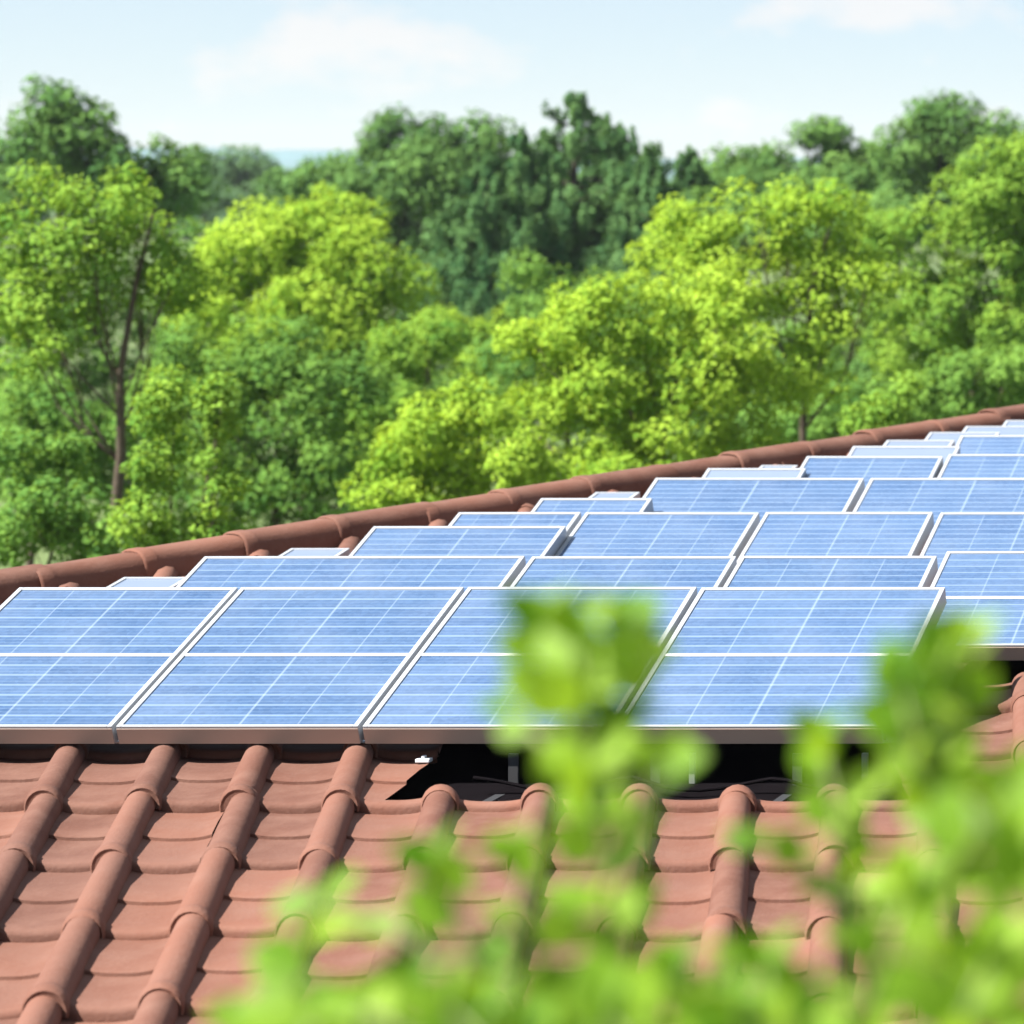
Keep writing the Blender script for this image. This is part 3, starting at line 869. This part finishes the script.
GK = 'trees of the far row under the sky'
far_rows = [
 ('rounded dark tree left of the conifers, its flat crown against the sky', 395, 112, [(395,142,42,28),(372,180,38,32),(430,178,46,34),(410,222,54,46),(360,232,30,36)], L_dark, 41),
 ('rounded dark tree between the flat crowned one and the conifers', 468, 114, [(466,146,38,28),(440,165,30,26),(495,172,26,26),(470,215,50,50),(500,230,36,46)], L_dark, 42),
 ('low dark tree sloping down towards the hazy gap', 330, 118, [(332,178,40,18),(300,184,26,12),(350,195,40,30),(310,205,40,24)], L_dark, 43),
 ('tallest rounded tree of the far row on the right, bushy crown on the skyline', 945, 112, [(945,120,32,24),(985,130,30,20),(915,150,34,28),(960,160,44,32),(1000,165,40,30),(935,200,60,40)], L_back, 44),
 ('far row tree at the right picture edge, crown sloping down', 1020, 118, [(1022,145,34,24),(1060,150,40,30),(1010,185,50,40)], L_back, 45),
 ('far row tree with a thin tuft on its crown, right of the centre gap', 838, 115, [(822,142,16,18),(808,136,8,10),(836,134,8,10),(862,165,36,24),(826,172,34,24),(845,205,56,36),(890,178,30,30)], L_back, 46),
 ('low far row tree on the right of the small conifer', 745, 118, [(732,165,24,18),(772,172,40,20),(716,182,30,20),(760,205,60,34),(700,210,30,24)], L_back, 47),
 ('two topped tree high in the left corner of the skyline', 58, 92, [(45,112,27,27),(30,148,26,30),(66,142,22,34),(96,128,14,24),(112,162,20,22),(84,178,40,28)], L_back, 48),
 ('dark tree behind the tufted top of the tall open tree', 172, 94, [(160,158,18,18),(172,172,22,22),(188,188,20,26),(150,195,30,26)], L_back, 49),
 ('thin tree clipped by the left picture edge on the skyline', -5, 96, [(0,168,14,32),(-20,180,24,40),(20,200,30,24)], L_back, 50),
 ('dark understorey tree below the far row on the right', 800, 100, [(700,225,40,30),(890,222,40,30),(840,235,60,30),(770,232,50,28)], L_back, 51),
]
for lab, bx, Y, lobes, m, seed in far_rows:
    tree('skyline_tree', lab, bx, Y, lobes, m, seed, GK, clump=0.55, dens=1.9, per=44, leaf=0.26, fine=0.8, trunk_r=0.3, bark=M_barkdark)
GH = 'hazy distant trees'
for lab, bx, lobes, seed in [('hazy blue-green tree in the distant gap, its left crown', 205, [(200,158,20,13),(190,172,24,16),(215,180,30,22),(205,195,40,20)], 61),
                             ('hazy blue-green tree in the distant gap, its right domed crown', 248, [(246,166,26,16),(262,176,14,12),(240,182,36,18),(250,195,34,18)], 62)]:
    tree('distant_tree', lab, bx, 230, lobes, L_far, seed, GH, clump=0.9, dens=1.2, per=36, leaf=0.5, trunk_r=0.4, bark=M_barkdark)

# far woods: one mass of crowns along the horizon
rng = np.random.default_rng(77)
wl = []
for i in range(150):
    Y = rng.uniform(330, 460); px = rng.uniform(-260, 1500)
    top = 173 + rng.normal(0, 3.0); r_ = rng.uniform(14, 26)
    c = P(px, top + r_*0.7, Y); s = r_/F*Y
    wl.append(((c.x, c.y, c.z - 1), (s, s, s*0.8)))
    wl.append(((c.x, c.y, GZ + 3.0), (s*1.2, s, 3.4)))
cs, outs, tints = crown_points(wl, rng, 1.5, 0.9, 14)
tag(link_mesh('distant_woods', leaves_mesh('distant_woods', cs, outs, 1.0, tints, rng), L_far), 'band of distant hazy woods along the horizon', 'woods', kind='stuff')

# ------------------------------------------------------------------ blurred young tree close to the camera
L_near = leaf_material('leaf_young', (0.075, 0.20, 0.012), (0.27, 0.42, 0.036), 0.52, 0.35)
near = empty('leafy_sapling', (-1.0, 2.7, GZ), 'blurred bright green leafy shoots of a young tree close in front of the roof', 'tree')
NL = Vector(near.location)
rng = np.random.default_rng(91)
V, Q, T = [], [], []
def near_leaf(c, size, dirv, nrm, tint):
    """ovate leaf, 3 x 5 grid, folded along its midrib and drooping at the tip"""
    d_ = dirv.normalized(); n = (nrm - d_*nrm.dot(d_)).normalized(); s = d_.cross(n)
    b = len(V)
    prof = [(0, .03), (.18, .30), (.42, .42), (.68, .34), (.88, .16), (1.0, .02)]
    for t, w in prof:
        for k in (-1, -.5, 0, .5, 1):
            V.append(c + d_*(size*t) + s*(size*w*k) + n*(size*(0.10*abs(k)*w*2 - 0.16*t*t)))
    for j in range(len(prof)-1):
        for k in range(4):
            Q.append((b+j*5+k, b+j*5+k+1, b+(j+1)*5+k+1, b+(j+1)*5+k)); T.append(tint)
stems = MB()
def shoot(pts, Yd, leaves_n, size, spread=1.0):
    """stem through picture-plane way points at depth Yd (metres), leaves set along it alternately"""
    pw = [P(x, y, (Yd + dy)*1.3) for x, y, dy in pts]
    stems.tube([p - NL for p in pw], [0.0045*(1-0.75*i/(len(pw)-1)) + .0008 for i in range(len(pw))], 7)
    seg = [(pw[i+1]-pw[i]).length for i in range(len(pw)-1)]; tot = sum(seg)
    for i in range(leaves_n):
        f = (i+0.5+rng.uniform(-.25, .25))/leaves_n*tot; k = 0
        while k < len(seg)-1 and f > seg[k]: f -= seg[k]; k += 1
        p = pw[k].lerp(pw[k+1], min(1, f/seg[k])); ax = (pw[k+1]-pw[k]).normalized()
        a = i*2.4 + rng.uniform(-.4, .4)
        side = Vector((math.cos(a), math.sin(a)*0.7, 0.25+rng.uniform(-.5, .5)))*spread
        dv = (side + ax*0.6)
        nm = Vector((rng.normal(-.1, .6), -0.75+rng.normal(0, .5), 0.6+rng.normal(0, .35)))
        near_leaf(p - NL + dv.normalized()*0.006, 1.03*size*(0.75+0.5*rng.random()), dv, nm, float(np.clip(rng.normal(.55, .34), 0, 1)))
    dv = (pw[-1]-pw[-2])
    for i in range(3):
        a = i*2.1
        near_leaf(pw[-1]-NL, 1.03*size*(0.7+.3*rng.random()), dv.normalized()*0.8+Vector((math.cos(a), math.sin(a), 0))*0.6, Vector((math.cos(a+3), -.6, .8)), float(rng.random()))
SH = [
 ([(640,1120,0),(612,960,.02),(600,840,.0),(585,740,-.03),(578,640,-.05)], 1.95, 24, 0.050, 1.0),
 ([(588,760,0),(560,690,.0),(542,628,.0)], 1.95, 9, 0.048, 1.0),
 ([(590,740,0),(612,680,.0),(622,632,.0)], 1.95, 8, 0.048, 1.0),
 ([(935,770,0),(958,700,.0),(965,648,.0)], 1.9, 8, 0.048, 1.0),
 ([(935,800,0),(912,730,.0),(902,690,.0)], 1.9, 7, 0.046, 1.0),
 ([(600,850,0),(560,760,.02),(512,712,.05)], 1.97, 6, 0.040, 1.0),
 ([(605,860,0),(640,800,-.02),(668,765,-.05)], 1.93, 5, 0.040, 1.0),
 ([(960,1120,0),(945,960,.0),(935,840,.03),(928,740,.02),(938,672,.0)], 1.90, 24, 0.050, 1.0),
 ([(940,900,0),(980,830,-.05),(1015,790,-.08)], 1.9, 5, 0.05, 1.0),
 ([(880,1120,.1),(862,960,.08),(848,860,.05),(822,745,.05)], 2.0, 16, 0.046, 1.0),
 ([(860,920,.0),(800,860,.05),(762,845,.08)], 1.98, 5, 0.042, 1.0),
 ([(520,1120,0),(480,980,0),(450,900,.0),(435,870,.0)], 1.9, 6, 0.046, 1.0),
 ([(470,980,0),(380,920,.02),(320,905,.05)], 1.92, 4, 0.044, 1.0),
 ([(450,1060,0),(350,1000,.02),(295,965,.05)], 1.88, 5, 0.046, 1.0),
 ([(430,1100,-.05),(350,1050,-.05),(280,1015,-.02)], 1.85, 6, 0.046, 1.0),
 ([(560,1100,0),(540,980,0),(525,900,.0),(510,860,.0)], 2.0, 6, 0.044, 1.0),
 ([(720,1120,0),(700,1040,0),(690,1000,.0),(680,975,.0)], 1.92, 5, 0.046, 1.0),
 ([(780,1120,0),(775,1040,.0),(770,1000,.0),(765,970,0)], 1.86, 5, 0.046, 1.0),
 ([(840,1120,0),(850,1040,0),(890,950,0),(905,890,0)], 1.84, 7, 0.05, 1.0),
 ([(1010,1120,0),(1005,1000,0),(1000,900,0),(1010,840,0)], 1.88, 9, 0.052, 1.0),
 ([(930,1120,-.1),(960,1030,-.1),(990,960,-.1)], 1.8, 8, 0.052, 1.0),
 ([(660,1120,-.1),(640,1060,-.1),(610,1020,-.1)], 1.82, 7, 0.05, 1.0),
 ([(560,1120,-.1),(500,1060,-.1),(450,1010,-.1)], 1.84, 7, 0.05, 1.0),
 ([(820,1130,-.1),(800,1060,-.1),(740,1020,-.1)], 1.82, 8, 0.05, 1.0),
 ([(1060,1120,-.1),(1050,1010,-.1),(1035,920,-.1),(1025,850,-.1)], 1.84, 9, 0.052, 1.0),
]
for k_ in range(13):                                            # lower thicket of the same young tree
    x0_ = 270 + k_*47 + rng.uniform(-14, 14)
    SH.append(([(x0_+40, 1130, 0), (x0_+18, 1050, 0), (x0_, 1012 + rng.uniform(-26, 22), 0)], 1.86 + 0.14*rng.random(), 8, 0.050, 1.0))
for s in SH: shoot(*s)
# main stems down to the ground
for x, r_ in ((640, .016), (930, .018), (500, .013), (800, .014)):
    a = P(x, 1120, 2.47) - NL
    stems.tube([a, Vector((a.x*.55, a.y*.5, a.z-1.5)), Vector((a.x*.15, 0.0, 3.5)), Vector((0, 0, 1.6)), Vector((0, 0, -.1))], [.005, r_, r_*1.7, .05, .07], 9)
lm = bpy.data.meshes.new('foliage')
lm.from_pydata([tuple(p) for p in V], [], Q); add_leaf_tint(lm, T)
link_mesh('crown', lm, L_near, near, smooth=True)
link_mesh('stem', stems.mesh('stem'), M_stem, near, smooth=True)

# ------------------------------------------------------------------ thin summer haze
HAZE = 0.00012
if HAZE > 0:
    hz = MB(); hz.box(-1600, 1000, -60, 2100, GZ-2, 30)
    m, nt, out = mat('haze_air')
    pv = N(nt, 'ShaderNodeVolumePrincipled')
    pv.inputs['Color'].default_value = (0.86, 0.93, 1.0, 1); pv.inputs['Density'].default_value = HAZE
    nt.links.new(pv.outputs[0], out.inputs['Volume'])
    tag(link_mesh('haze', hz.mesh('haze'), m), kind='stuff')
